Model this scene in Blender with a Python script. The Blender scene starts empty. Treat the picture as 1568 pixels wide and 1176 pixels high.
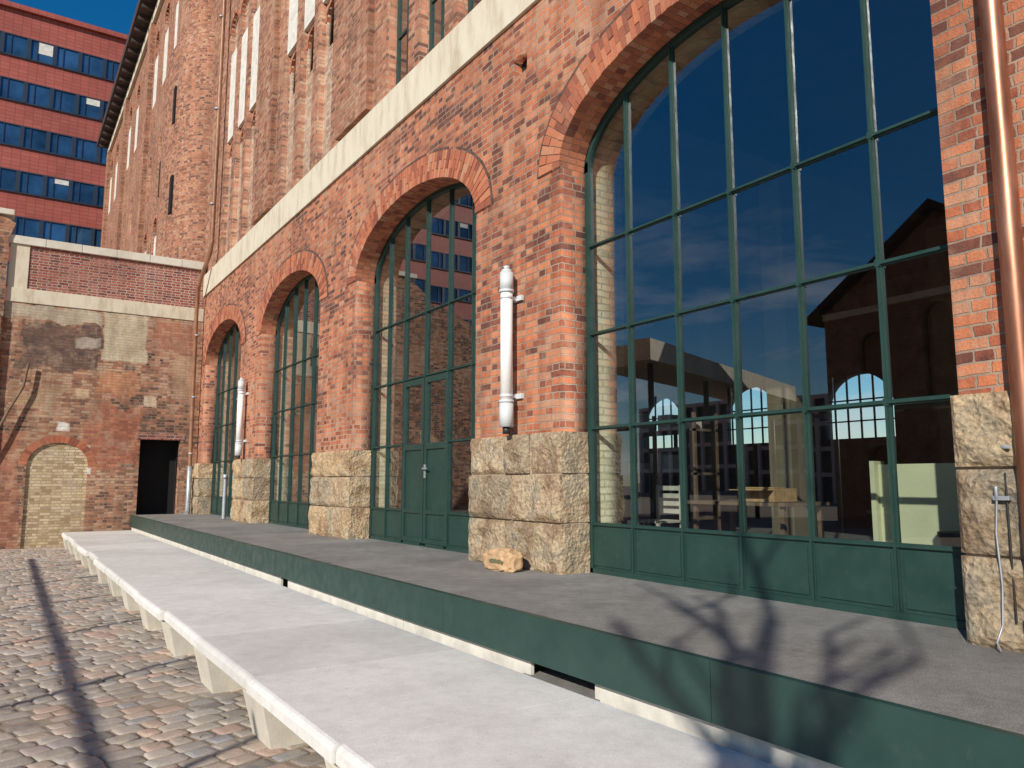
import bpy, bmesh, math, random, bisect
from mathutils import Vector, noise
random.seed(7)
S=bpy.context.scene
S.view_settings.view_transform='Standard'
COL=S.collection
PZ=.835
# ---------------------------------------------------------------- node helpers
class NT:
    def __init__(s,name):
        s.m=bpy.data.materials.new(name); s.m.use_nodes=True
        s.t=s.m.node_tree; s.b=s.t.nodes['Principled BSDF']; s.out=s.t.nodes['Material Output']
    def n(s,ty,**k):
        nd=s.t.nodes.new(ty)
        for a,b in k.items(): setattr(nd,a,b)
        return nd
    def l(s,a,b): s.t.links.new(a,b)
    def setv(s,sock,v):
        if hasattr(v,'is_output') or hasattr(v,'links'): s.l(v,sock)
        else: sock.default_value=v
    def math(s,op,a,b=0.0,c=None,clamp=False):
        nd=s.n('ShaderNodeMath',operation=op); nd.use_clamp=clamp
        s.setv(nd.inputs[0],a); s.setv(nd.inputs[1],b)
        if c is not None: s.setv(nd.inputs[2],c)
        return nd.outputs[0]
    def mix(s,f,a,b,mode='MIX'):
        nd=s.n('ShaderNodeMix',data_type='RGBA',blend_type=mode)
        s.setv(nd.inputs[0],f); s.setv(nd.inputs[6],a); s.setv(nd.inputs[7],b)
        return nd.outputs[2]
    def noise(s,vec,scale,detail=4,rough=.6):
        nd=s.n('ShaderNodeTexNoise'); nd.inputs['Scale'].default_value=scale
        nd.inputs['Detail'].default_value=detail; nd.inputs['Roughness'].default_value=rough
        s.l(vec,nd.inputs['Vector']); return nd.outputs[0]
    def ramp(s,f,stops,interp='LINEAR'):
        nd=s.n('ShaderNodeValToRGB'); cr=nd.color_ramp; cr.interpolation=interp
        while len(cr.elements)<len(stops): cr.elements.new(.5)
        for e,(p,c) in zip(cr.elements,stops):
            e.position=p; e.color=(c[0],c[1],c[2],1) if not isinstance(c,(int,float)) else (c,c,c,1)
        s.l(f,nd.inputs[0]); return nd.outputs[0]
    def pos(s):
        return s.n('ShaderNodeNewGeometry').outputs['Position']
    def bump(s,h,st=.5,d=.01):
        nd=s.n('ShaderNodeBump'); nd.inputs['Strength'].default_value=st; nd.inputs['Distance'].default_value=d
        s.l(h,nd.inputs['Height']); s.l(nd.outputs[0],s.b.inputs['Normal'])
    def col(s,c): s.setv(s.b.inputs['Base Color'],c)
    def rough(s,r): s.setv(s.b.inputs['Roughness'],r)
def c4(c): return (c[0],c[1],c[2],1)

def simple(name,c,rough=.6,metal=0,var=.25,scale=6,bump=.15):
    m=NT(name); p=m.pos()
    f=m.noise(p,scale,6)
    d=tuple(x*(1-var) for x in c); b=tuple(min(1,x*(1+var)) for x in c)
    m.col(m.ramp(f,[(.3,d),(.7,b)])); m.rough(rough); m.b.inputs['Metallic'].default_value=metal
    if bump: m.bump(m.noise(p,scale*12,4),bump,.004)
    return m

def brickmat(name,stops,mortar,bw=.25,rh=.079,ms=.009,dirt=(.30,.25,.20),dirtamt=.5,pale=(.5,.42,.36),paleamt=.35,patches=(),bst=.8,usign=1,english=True,macro=.5,streak=0):
    m=NT(name); p=m.pos()
    sx=m.n('ShaderNodeSeparateXYZ'); m.l(p,sx.inputs[0])
    X,Y,Z=sx.outputs
    u=m.math('ADD',X,Y) if usign==1 else m.math('SUBTRACT',Y,X)
    n1=m.noise(p,3.0,3); n2=m.noise(p,11.0,2)
    u2=m.math('ADD',u,m.math('MULTIPLY',m.math('SUBTRACT',n2,.5),.04))
    z2=m.math('ADD',Z,m.math('MULTIPLY',m.math('SUBTRACT',n1,.5),.035))
    cb=m.n('ShaderNodeCombineXYZ'); m.l(u2,cb.inputs[0]); m.l(z2,cb.inputs[1])
    br=m.n('ShaderNodeTexBrick'); br.inputs['Scale'].default_value=1
    if english:
        br.squash=.5; br.squash_frequency=2; br.offset=.25
    br.inputs['Brick Width'].default_value=bw; br.inputs['Row Height'].default_value=rh
    br.inputs['Mortar Size'].default_value=ms; br.inputs['Mortar Smooth'].default_value=.35
    br.inputs['Color1'].default_value=(0,0,0,1); br.inputs['Color2'].default_value=(1,1,1,1); br.inputs['Mortar'].default_value=(.5,.5,.5,1)
    m.l(cb.outputs[0],br.inputs['Vector'])
    rnd=m.math('MULTIPLY_ADD',m.math('SUBTRACT',m.noise(p,14,2),.5),.5,br.outputs['Color'])
    mac=m.noise(p,.55,5,.6)
    rnd=m.math('MULTIPLY_ADD',m.math('SUBTRACT',mac,.5),macro*2.2,rnd)
    bc=m.ramp(rnd,stops)
    fine=m.noise(p,60,5,.7)
    bc=m.mix(.6,bc,m.ramp(fine,[(.25,.5),(.75,1.4)]),'MULTIPLY')
    big=m.noise(p,.7,6,.62)
    mort=m.mix(m.ramp(big,[(.42,0),(.6,1)]),c4(mortar),c4(tuple(x*.62 for x in mortar)))
    cmb=m.mix(br.outputs['Fac'],bc,mort)
    if patches:
        dn=m.n('ShaderNodeTexNoise'); dn.inputs['Scale'].default_value=1.8; dn.inputs['Detail'].default_value=7; m.l(p,dn.inputs['Vector'])
        sc=m.n('ShaderNodeSeparateColor'); m.l(dn.outputs['Color'],sc.inputs[0])
        for (x0,x1,z0,z1,colr,amt,dist) in patches:
            dx=m.math('MULTIPLY',m.math('SUBTRACT',sc.outputs[0],.5),dist); dz=m.math('MULTIPLY',m.math('SUBTRACT',sc.outputs[1],.5),dist)
            a=m.math('ADD',X,dx); b=m.math('ADD',Z,dz)
            mx=m.math('SUBTRACT',(x1-x0)/2,m.math('ABSOLUTE',m.math('SUBTRACT',a,(x0+x1)/2)))
            mz=m.math('SUBTRACT',(z1-z0)/2,m.math('ABSOLUTE',m.math('SUBTRACT',b,(z0+z1)/2)))
            mm=m.math('MULTIPLY',m.math('MINIMUM',mx,mz),25,clamp=True)
            mm=m.math('MULTIPLY',mm,amt,clamp=True)
            pc=m.mix(.5,c4(colr),m.ramp(m.noise(p,9,5),[(.3,.6),(.7,1.3)]),'MULTIPLY')
            cmb=m.mix(mm,cmb,pc)
    df=m.math('MULTIPLY',m.ramp(m.noise(p,1.5,7,.65),[(.47,0),(.68,1)]),dirtamt)
    cmb=m.mix(df,cmb,c4(dirt))
    pf=m.math('MULTIPLY',m.ramp(m.noise(p,2.6,8,.72),[(.52,0),(.66,1)]),paleamt)
    cmb=m.mix(pf,cmb,c4(pale))
    if streak:
        mp=m.n('ShaderNodeMapping'); mp.inputs['Scale'].default_value=(1,1,.12); m.l(p,mp.inputs[0])
        cmb=m.mix(streak,cmb,m.ramp(m.noise(mp.outputs[0],4,6,.65),[(.35,.6),(.62,1.12)]),'MULTIPLY')
    m.col(cmb); m.rough(.88)
    h=m.math('ADD',m.math('MULTIPLY',m.math('SUBTRACT',1.0,br.outputs['Fac']),1.0),m.math('MULTIPLY',fine,.7))
    h=m.math('ADD',h,m.math('MULTIPLY',m.noise(p,18,3),.6))
    m.bump(h,bst,.014)
    return m

M={}
M['brick']=brickmat('facade_brick',[(0,(.14,.045,.03)),(.2,(.33,.09,.045)),(.5,(.53,.16,.07)),(.75,(.62,.215,.095)),(1,(.50,.25,.15))],(.46,.34,.25),dirtamt=.5,dirt=(.24,.105,.065),pale=(.52,.34,.23),paleamt=.34,streak=.65,macro=.65)
UPS=[(0,(.14,.055,.035)),(.25,(.33,.115,.06)),(.6,(.47,.175,.09)),(1,(.50,.28,.17))]
M['brick_up']=brickmat('upper_brick',UPS,(.40,.28,.20),dirtamt=.55,dirt=(.28,.145,.085),pale=(.50,.35,.24),paleamt=.3,streak=.75)
M['brick_tur']=brickmat('turret_brick',UPS,(.40,.28,.2),dirtamt=.4,dirt=(.28,.13,.08),pale=(.50,.33,.22),paleamt=.2,usign=-1,streak=.5)
M['brick_pale']=brickmat('pale_jamb_brick',[(0,(.32,.17,.10)),(.5,(.48,.29,.19)),(1,(.56,.42,.30))],(.46,.36,.27),dirtamt=.4)
M['brick_cream']=brickmat('limewashed_brick',[(0,(.58,.52,.35)),(.5,(.73,.67,.50)),(1,(.78,.72,.56))],(.58,.52,.40),dirtamt=.3,dirt=(.40,.32,.2),paleamt=.3,pale=(.76,.70,.57),english=False)
M['brick_old']=brickmat('old_yard_wall_brick',[(0,(.10,.05,.035)),(.3,(.30,.115,.065)),(.6,(.46,.19,.10)),(1,(.52,.32,.20))],(.38,.28,.20),dirtamt=.5,dirt=(.25,.14,.09),pale=(.54,.39,.27),paleamt=.5,macro=1.1,bst=1.0,streak=.6,
   patches=((2.25,3.5,5.25,6.75,(.60,.50,.35),.95,.4),(-.2,2.2,6.25,6.72,(.54,.47,.35),.85,.5),(.3,2.2,4.9,6.2,(.08,.055,.05),.75,.9),(3.6,4.8,5.7,6.6,(.46,.17,.10),.5,.4),(.2,1.4,3.9,4.3,(.50,.35,.2),.6,.9),(1.65,2.05,4.15,4.45,(.66,.45,.28),.9,.3),(3.45,3.85,4.0,4.35,(.64,.48,.33),.9,.3),(1.25,1.6,3.15,3.45,(.8,.75,.68),.95,.25),(2.0,3.4,2.2,4.0,(.44,.135,.07),.6,.8),(2.05,2.2,2.0,2.2,(.8,.75,.68),.95,.1),(2.0,2.15,2.55,2.8,(.8,.75,.68),.95,.15),(-.3,.5,0,3,(.40,.14,.08),.5,.6),(2.9,3.2,4.95,5.2,(.10,.08,.07),.85,.2),(4.2,4.9,4.4,5.6,(.50,.32,.19),.6,.5),(2.2,3.3,4.3,5.0,(.56,.25,.12),.6,.7),(1.6,2.2,5.6,5.9,(.55,.47,.38),.7,.4)))
M['brick_new']=brickmat('new_dark_brick',[(0,(.13,.03,.025)),(.5,(.30,.07,.045)),(1,(.38,.12,.08))],(.50,.40,.33),dirtamt=.15,paleamt=.12,ms=.011)
M['brick_yel']=brickmat('yellow_infill_brick',[(0,(.30,.2,.1)),(.5,(.56,.43,.25)),(1,(.66,.53,.35))],(.36,.27,.18),dirtamt=.5,dirt=(.3,.2,.12),macro=.3)
M['brick_dark']=brickmat('opposite_brick',[(0,(.12,.05,.04)),(.5,(.28,.10,.06)),(1,(.36,.16,.10))],(.3,.24,.2),dirtamt=.3)

def attrbrick(name,stops):
    m=NT(name); a=m.n('ShaderNodeAttribute',attribute_name='rnd'); p=m.pos()
    bc=m.ramp(a.outputs['Fac'],stops)
    f=m.noise(p,50,5,.7)
    bc=m.mix(.6,bc,m.ramp(f,[(.25,.55),(.75,1.3)]),'MULTIPLY')
    df=m.math('MULTIPLY',m.ramp(m.noise(p,3,6,.65),[(.5,0),(.7,1)]),.35)
    m.col(m.mix(df,bc,(.42,.25,.16,1))); m.rough(.9); m.bump(m.math('ADD',f,m.noise(p,15,3)),.6,.008); return m
M['vous']=attrbrick('voussoir_brick',[(0,(.22,.065,.04)),(.3,(.39,.12,.06)),(.8,(.52,.175,.085)),(1,(.48,.25,.15))])
M['mortar']=simple('lime_mortar',(.40,.29,.21),.95,0,.25,8,.5)
M['hood']=simple('dark_hood_brick',(.11,.06,.045),.9,0,.4,12,.5)

def stone():
    m=NT('sandstone'); p=m.pos()
    a=m.noise(p,2.6,8,.7); b=m.noise(p,22,6,.7)
    c=m.ramp(a,[(.3,(.18,.115,.07)),(.44,(.38,.265,.165)),(.52,(.50,.39,.26)),(.6,(.32,.27,.20)),(.72,(.46,.40,.30))])
    c=m.mix(.8,c,m.ramp(b,[(.3,.42),(.6,1.25)]),'MULTIPLY')
    at=m.n('ShaderNodeAttribute',attribute_name='rnd')
    c=m.mix(.95,c,m.ramp(at.outputs['Fac'],[(0,(.62,.62,.62)),(.5,(.96,.94,.9)),(1,(1.15,1.03,.86))]),'MULTIPLY')
    v=m.n('ShaderNodeTexVoronoi'); v.inputs['Scale'].default_value=28; m.l(p,v.inputs['Vector'])
    m.col(c); m.rough(.92)
    h=m.math('ADD',m.math('MULTIPLY',a,1.2),m.math('ADD',b,m.math('MULTIPLY',v.outputs['Distance'],.6)))
    m.bump(h,.9,.03); return m.m
M['stone']=stone()
def band():
    m=NT('cream_render'); p=m.pos()
    mp=m.n('ShaderNodeMapping'); mp.inputs['Scale'].default_value=(1,1,.25); m.l(p,mp.inputs[0])
    c=m.ramp(m.noise(mp.outputs[0],5,7,.7),[(.3,(.46,.38,.27)),(.5,(.62,.55,.42)),(.75,(.68,.62,.5))])
    m.col(c); m.rough(.85); m.bump(m.noise(p,40,5),.4,.006); return m.m
M['band']=band()
M['white_r']=simple('white_render',(.66,.62,.55),.85,0,.2,5,.4)
def green():
    m=NT('green_steel_paint'); p=m.pos()
    c=m.ramp(m.noise(p,3,6,.65),[(.3,(.013,.040,.033)),(.7,(.020,.055,.045))])
    d=m.ramp(m.noise(p,14,8,.75),[(.56,0),(.72,1)])
    c=m.mix(m.math('MULTIPLY',d,.2),c,(.12,.12,.10,1))
    m.col(c); m.rough(m.ramp(m.noise(p,8,5),[(.3,.32),(.7,.55)])); m.bump(m.noise(p,5,2),.08,.01); return m.m
M['green']=green()
def glass():
    m=NT('window_glass'); t=m.t
    t.nodes.remove(m.b)
    lw=m.n('ShaderNodeLayerWeight'); lw.inputs['Blend'].default_value=.5
    fac=m.math('MULTIPLY_ADD',m.math('POWER',lw.outputs['Facing'],2.2),.85,.155,clamp=True)
    tr=m.n('ShaderNodeBsdfTransparent'); tr.inputs[0].default_value=(.78,.83,.79,1)
    gl=m.n('ShaderNodeBsdfGlossy'); gl.inputs['Roughness'].default_value=0.0; gl.inputs[0].default_value=(.95,.97,1,1)
    mx=m.n('ShaderNodeMixShader'); m.l(fac,mx.inputs[0]); m.l(tr.outputs[0],mx.inputs[1]); m.l(gl.outputs[0],mx.inputs[2])
    m.l(mx.outputs[0],m.out.inputs[0]); return m.m
M['glass']=glass()
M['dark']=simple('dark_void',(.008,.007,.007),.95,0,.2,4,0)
def asphalt():
    m=NT('bitumen_surface'); p=m.pos()
    a=m.noise(p,1.1,7,.6); b=m.noise(p,140,4,.8); e=m.noise(p,9,6,.7)
    c=m.ramp(a,[(.3,(.19,.178,.16)),(.7,(.30,.285,.26))])
    c=m.mix(.85,c,m.ramp(b,[(.32,.35),(.62,1.6)]),'MULTIPLY')
    c=m.mix(.6,c,m.ramp(e,[(.3,.62),(.7,1.25)]),'MULTIPLY')
    st=m.ramp(m.noise(p,1.3,9,.75),[(.57,0),(.6,1)])
    c=m.mix(m.math('MULTIPLY',st,.35),c,(.38,.35,.31,1))
    m.col(c); m.rough(.85); m.bump(b,.9,.012); return m.m
M['asphalt']=asphalt()
def concrete(name,lo,hi,pits=.5,stain=0):
    m=NT(name); p=m.pos()
    a=m.noise(p,1.3,8,.62); b=m.noise(p,120,3,.7); e=m.noise(p,7,6,.7)
    c=m.ramp(a,[(.3,lo),(.7,hi)])
    c=m.mix(.4,c,m.ramp(b,[(.3,.65),(.6,1.15)]),'MULTIPLY')
    c=m.mix(.35,c,m.ramp(e,[(.3,.7),(.6,1.1)]),'MULTIPLY')
    if stain:
        at=m.n('ShaderNodeAttribute',attribute_name='rnd')
        c=m.mix(1.0,c,m.ramp(at.outputs['Fac'],[(0,.86),(1,1.0)]),'MULTIPLY')
        s=m.ramp(m.noise(p,2.4,9,.75),[(.55,0),(.68,1)]); c=m.mix(m.math('MULTIPLY',s,stain),c,(.36,.33,.28,1))
    v=m.n('ShaderNodeTexVoronoi'); v.inputs['Scale'].default_value=9; m.l(p,v.inputs['Vector'])
    pit=m.ramp(v.outputs['Distance'],[(.03,1),(.06,0)])
    c=m.mix(m.math('MULTIPLY',pit,pits),c,(.2,.17,.13,1))
    m.col(c); m.rough(.75); m.bump(m.math('ADD',b,e),.35,.006); return m.m
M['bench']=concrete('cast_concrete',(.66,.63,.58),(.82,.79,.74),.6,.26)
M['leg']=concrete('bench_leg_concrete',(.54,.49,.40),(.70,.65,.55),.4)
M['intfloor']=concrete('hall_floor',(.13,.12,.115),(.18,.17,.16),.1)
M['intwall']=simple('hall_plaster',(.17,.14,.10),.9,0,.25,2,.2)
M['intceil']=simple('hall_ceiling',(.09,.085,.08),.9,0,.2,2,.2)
def soil():
    m=NT('sandy_ground'); p=m.pos()
    a=m.noise(p,.6,8,.65); b=m.noise(p,60,5,.8)
    c=m.ramp(a,[(.3,(.27,.20,.14)),(.7,(.41,.33,.24))])
    c=m.mix(.8,c,m.ramp(b,[(.3,.5),(.65,1.3)]),'MULTIPLY')
    m.col(c); m.rough(.95); m.bump(b,.8,.01); return m.m
M['soil']=soil()
def cob():
    m=NT('granite_setts'); a=m.n('ShaderNodeAttribute',attribute_name='rnd'); p=m.pos()
    bc=m.ramp(a.outputs['Fac'],[(0,(.22,.19,.17)),(.3,(.36,.31,.265)),(.55,(.43,.37,.31)),(.8,(.50,.33,.25)),(.88,(.29,.28,.28)),(1,(.54,.46,.38))])
    f=m.noise(p,90,4,.8)
    bc=m.mix(.8,bc,m.ramp(f,[(.3,.5),(.65,1.4)]),'MULTIPLY')
    s=m.ramp(m.noise(p,3.2,8,.75),[(.46,0),(.60,1)])
    m.col(m.mix(m.math('MULTIPLY',s,.6),bc,(.41,.33,.24,1))); m.rough(.8); m.bump(m.math('ADD',f,m.noise(p,25,3)),.6,.008); return m.m
M['cob']=cob()
def copper():
    m=NT('copper_pipe'); p=m.pos()
    mp=m.n('ShaderNodeMapping'); mp.inputs['Scale'].default_value=(1,1,.15); m.l(p,mp.inputs[0])
    c=m.ramp(m.noise(mp.outputs[0],9,6,.7),[(.3,(.22,.085,.045)),(.55,(.40,.17,.10)),(.75,(.56,.30,.20))])
    m.col(c); m.rough(.38); m.b.inputs['Metallic'].default_value=.7; return m.m
M['copper']=copper()
M['pipebrown']=simple('aged_copper',(.30,.15,.085),.5,.3,.3,4,.1)
M['galv']=simple('galvanised_pipe',(.42,.44,.46),.45,.5,.2,6,.05)
M['lamp']=simple('lamp_polycarbonate',(.84,.83,.80),.45,0,.05,3,0)
M['cap']=simple('lamp_endcap',(.58,.60,.60),.5,.0,.1,8,0)
M['blk']=simple('black_plastic',(.02,.02,.02),.5,0,.2,5,0)
def redp():
    m=NT('red_tile_cladding'); p=m.pos()
    sx=m.n('ShaderNodeSeparateXYZ'); m.l(p,sx.inputs[0])
    cb=m.n('ShaderNodeCombineXYZ'); m.l(m.math('ADD',sx.outputs[0],sx.outputs[1]),cb.inputs[0]); m.l(sx.outputs[2],cb.inputs[1])
    br=m.n('ShaderNodeTexBrick'); br.offset=0; br.inputs['Scale'].default_value=1
    br.inputs['Brick Width'].default_value=.6; br.inputs['Row Height'].default_value=.3; br.inputs['Mortar Size'].default_value=.02
    br.inputs['Color1'].default_value=(.34,.075,.05,1); br.inputs['Color2'].default_value=(.39,.095,.065,1); br.inputs['Mortar'].default_value=(.2,.05,.04,1)
    m.l(cb.outputs[0],br.inputs['Vector'])
    c=m.mix(.5,br.outputs['Color'],m.ramp(m.noise(p,.3,6,.6),[(.3,.75),(.7,1.25)]),'MULTIPLY'); m.col(c); m.rough(.5); return m.m
M['redpanel']=redp()
M['offglass']=simple('office_glass',(.03,.085,.17),.05,.35,.7,.35,0)
M['blueframe']=simple('dark_blue_frame',(.02,.03,.05),.5,0,.1,3,0)
M['paper']=simple('brown_paper',(.50,.32,.17),.8,0,.25,14,.5)
M['greenprint']=simple('green_print',(.16,.16,.08),.8,0,.1,20,0)
M['wood']=simple('weathered_wood',(.17,.11,.07),.85,0,.3,8,.4)
M['bark']=simple('bark',(.10,.08,.06),.9,0,.3,10,.4)
M['roof']=simple('dark_roof',(.06,.04,.035),.8,0,.2,4,.2)
M['steel']=simple('steel_post',(.12,.12,.12),.5,.5,.1,6,0)
M['cream']=simple('cream_board',(.66,.66,.45),.7,0,.08,3,0)
for k in M:
    if isinstance(M[k],NT): M[k]=M[k].m

# ---------------------------------------------------------------- mesh helpers
def empty(name):
    e=bpy.data.objects.new(name,None); COL.objects.link(e); return e
def obj(name,me,mat,parent=None,smooth=False):
    o=bpy.data.objects.new(name,me); COL.objects.link(o)
    if mat: me.materials.append(M[mat])
    if parent: o.parent=parent
    if smooth:
        for p in me.polygons: p.use_smooth=True
    return o
class MB:
    def __init__(s): s.bm=bmesh.new(); s.lay=s.bm.verts.layers.float.new('rnd')
    def box(s,x0,x1,y0,y1,z0,z1,r=None):
        v=[s.bm.verts.new((x,y,z)) for x in (x0,x1) for y in (y0,y1) for z in (z0,z1)]
        for f in ((0,1,3,2),(4,6,7,5),(0,4,5,1),(2,3,7,6),(0,2,6,4),(1,5,7,3)): s.bm.faces.new([v[i] for i in f])
        if r is not None:
            for q in v: q[s.lay]=r
        return v
    def hexa(s,pts,r=0):
        v=[s.bm.verts.new(p) for p in pts]
        for q in v: q[s.lay]=r
        for f in ((0,3,2,1),(4,5,6,7),(0,1,5,4),(1,2,6,5),(2,3,7,6),(3,0,4,7)): s.bm.faces.new([v[i] for i in f])
    def poly(s,pts):
        return s.bm.faces.new([s.bm.verts.new(p) for p in pts])
    def cyl(s,a,b,r0,r1=None,n=16):
        r1=r0 if r1 is None else r1
        a=Vector(a); b=Vector(b); d=(b-a).normalized()
        t=Vector((1,0,0)) if abs(d.x)<.9 else Vector((0,1,0))
        e1=d.cross(t).normalized(); e2=d.cross(e1)
        A=[s.bm.verts.new(a+(e1*math.cos(2*math.pi*i/n)+e2*math.sin(2*math.pi*i/n))*r0) for i in range(n)]
        B=[s.bm.verts.new(b+(e1*math.cos(2*math.pi*i/n)+e2*math.sin(2*math.pi*i/n))*r1) for i in range(n)]
        for i in range(n):
            f=s.bm.faces.new((A[i],A[(i+1)%n],B[(i+1)%n],B[i])); f.smooth=True
        s.bm.faces.new(A); s.bm.faces.new(B)
    def done(s,name,mat,parent=None,bevel=0,recalc=True):
        if bevel:
            bmesh.ops.bevel(s.bm,geom=list(s.bm.edges),offset=bevel,segments=2,affect='EDGES',profile=.6)
        if recalc: bmesh.ops.recalc_face_normals(s.bm,faces=s.bm.faces)
        me=bpy.data.meshes.new(name); s.bm.to_mesh(me); s.bm.free()
        return obj(name,me,mat,parent)
def plate(name,outer,holes,w0,w1,axis,mat,parent=None):
    cu=bpy.data.curves.new('tmpc','CURVE'); cu.dimensions='2D'; cu.fill_mode='BOTH'; cu.extrude=(w1-w0)/2
    for pts in [outer]+list(holes):
        sp=cu.splines.new('POLY'); sp.points.add(len(pts)-1)
        for q,(a,b) in zip(sp.points,pts): q.co=(a,b,0,1)
        sp.use_cyclic_u=True
    o=bpy.data.objects.new('tmpo',cu); COL.objects.link(o)
    dg=bpy.context.evaluated_depsgraph_get(); dg.update()
    me=bpy.data.meshes.new_from_object(o.evaluated_get(dg)); me.name=name
    bpy.data.objects.remove(o); bpy.data.curves.remove(cu)
    wc=(w0+w1)/2
    for v in me.vertices:
        a,b,w=v.co; w+=wc
        v.co=(w,a,b) if axis=='x' else ((a,w,b) if axis=='y' else (a,b,w))
    bm=bmesh.new(); bm.from_mesh(me); bmesh.ops.remove_doubles(bm,verts=bm.verts,dist=1e-5)
    bmesh.ops.recalc_face_normals(bm,faces=bm.faces); bm.to_mesh(me); bm.free()
    me.materials.clear()
    return obj(name,me,mat,parent)
def rect(a,b,c,d): return [(a,c),(b,c),(b,d),(a,d)]
ZS,RISE=5.285,.97
def arch(y0,y1,z0,zs=ZS,rise=RISE,off=0,n=36):
    c=(y0+y1)/2; a=(y1-y0)/2+off; b=rise+off
    p=[(y0,z0),(y0,zs)] if off else [(y0,z0)]
    for i in range(n+1):
        t=math.pi*(1-i/n); p.append((c+a*math.cos(t),zs+b*math.sin(t)))
    if off: p.append((y1,zs))
    p.append((y1,z0)); return p
def tube(name,pts,r,mat,parent=None,res=6):
    cu=bpy.data.curves.new('t','CURVE'); cu.dimensions='3D'; cu.bevel_depth=r; cu.bevel_resolution=res; cu.use_fill_caps=True
    sp=cu.splines.new('POLY'); sp.points.add(len(pts)-1)
    for q,p in zip(sp.points,pts): q.co=(*p,1)
    o=bpy.data.objects.new('tmpo',cu); COL.objects.link(o)
    dg=bpy.context.evaluated_depsgraph_get(); dg.update()
    me=bpy.data.meshes.new_from_object(o.evaluated_get(dg)); me.name=name
    bpy.data.objects.remove(o); me.materials.clear()
    return obj(name,me,mat,parent,True)

# ================================================================ main building
B=empty('brick_factory_building')
WIN=[(-3.45,.65),(2.45,6.55),(8.37,12.45),(14.25,18.30),(20.1,24.2)]
YE=24.9
small=[(7.2,7.48,6.76,7.02),(13.25,13.42,6.6,6.75),(19.1,19.25,6.55,6.7)]
plate('lower_brick_wall',rect(-6,YE,.5,7.5),[arch(a,b,.8,off=.2) for a,b in WIN]+[[(s[0],s[2]),(s[1],s[2]-.02),(s[1]+.02,s[3]-.03),(s[1]-.09,s[3]),(s[0]-.01,s[3]-.06)] for s in small],5.0,5.4,'x','brick',B)
plate('inner_limewashed_wall',rect(-6,YE,.5,7.5),[arch(a,b,.8) for a,b in WIN],5.43,5.9,'x','brick_cream',B)
vb=MB(); mb=MB(); hb=MB()
for (y0,y1) in WIN:
    c=(y0+y1)/2; a=(y1-y0)/2; b=RISE
    N=400; P=[]
    for i in range(N+1):
        t=math.pi*i/N; P.append((t,c+a*math.cos(t),ZS+b*math.sin(t)))
    L=[0]
    for i in range(N): L.append(L[-1]+math.hypot(P[i+1][1]-P[i][1],P[i+1][2]-P[i][2]))
    nb=round(L[-1]/.070)
    def at(s):
        s=max(0,min(L[-1],s))
        i=min(N-1,max(0,bisect.bisect(L,s)-1)); f=(s-L[i])/(L[i+1]-L[i]); t=math.pi*(i+f)/N
        py,pz=c+a*math.cos(t),ZS+b*math.sin(t)
        ny,nz=math.cos(t)/a,math.sin(t)/b; k=math.hypot(ny,nz)
        return py,pz,ny/k,nz/k
    step=L[-1]/nb
    for i in range(nb):
        g=.0045
        A=at(i*step+g); Bq=at((i+1)*step-g)
        for (o0,o1,xx) in (((0,.245,0),(.254,.385,0)) if i%2 else ((0,.12,0),(.129,.385,0))):
            j=random.uniform(-.005,.005); x0=4.978+j
            q=[(A[0]+A[2]*o0,A[1]+A[3]*o0),(Bq[0]+Bq[2]*o0,Bq[1]+Bq[3]*o0),(Bq[0]+Bq[2]*o1,Bq[1]+Bq[3]*o1),(A[0]+A[2]*o1,A[1]+A[3]*o1)]
            for (d0,d1) in ((x0,5.10),(5.108,5.22),(5.228,5.335)) if o0==0 else ((x0,5.1),):
                vb.hexa([(d0,y,z) for y,z in q]+[(d1,y,z) for y,z in q],random.random())
    K=60
    for i in range(K):
        A=at(L[-1]*i/K); Bq=at(L[-1]*(i+1)/K)
        q=lambda o0,o1:[(A[0]+A[2]*o0,A[1]+A[3]*o0),(Bq[0]+Bq[2]*o0,Bq[1]+Bq[3]*o0),(Bq[0]+Bq[2]*o1,Bq[1]+Bq[3]*o1),(A[0]+A[2]*o1,A[1]+A[3]*o1)]
        mb.hexa([(4.989,y,z) for y,z in q(.006,.39)]+[(5.33,y,z) for y,z in q(.006,.39)])
    nh=round(L[-1]*1.2/.25)
    for i in range(nh):
        A=at(L[-1]*(i+.02)/nh); Bq=at(L[-1]*(i+.98)/nh); o0,o1=.393,.43
        if random.random()<.12: continue
        q=[(A[0]+A[2]*o0,A[1]+A[3]*o0),(Bq[0]+Bq[2]*o0,Bq[1]+Bq[3]*o0),(Bq[0]+Bq[2]*o1,Bq[1]+Bq[3]*o1),(A[0]+A[2]*o1,A[1]+A[3]*o1)]
        hb.hexa([(4.985,y,z) for y,z in q]+[(5.05,y,z) for y,z in q])
vb.done('arch_voussoirs','vous',B); mb.done('arch_mortar','mortar',B); hb.done('arch_hood_course','hood',B)
d=MB()
for s in small: d.box(5.13,5.3,s[0]-.05,s[1]+.05,s[2]-.05,s[3]+.05)
d.done('putlog_hole_backs','dark',B)
bd=MB()
bd.hexa([(4.955,-6,7.5),(5.5,-6,7.5),(5.5,-6,8.27),(4.955,-6,8.18),(4.955,YE,7.5),(5.5,YE,7.5),(5.5,YE,8.27),(4.955,YE,8.18)])
bd.done('cream_render_band','band',B)
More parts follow.
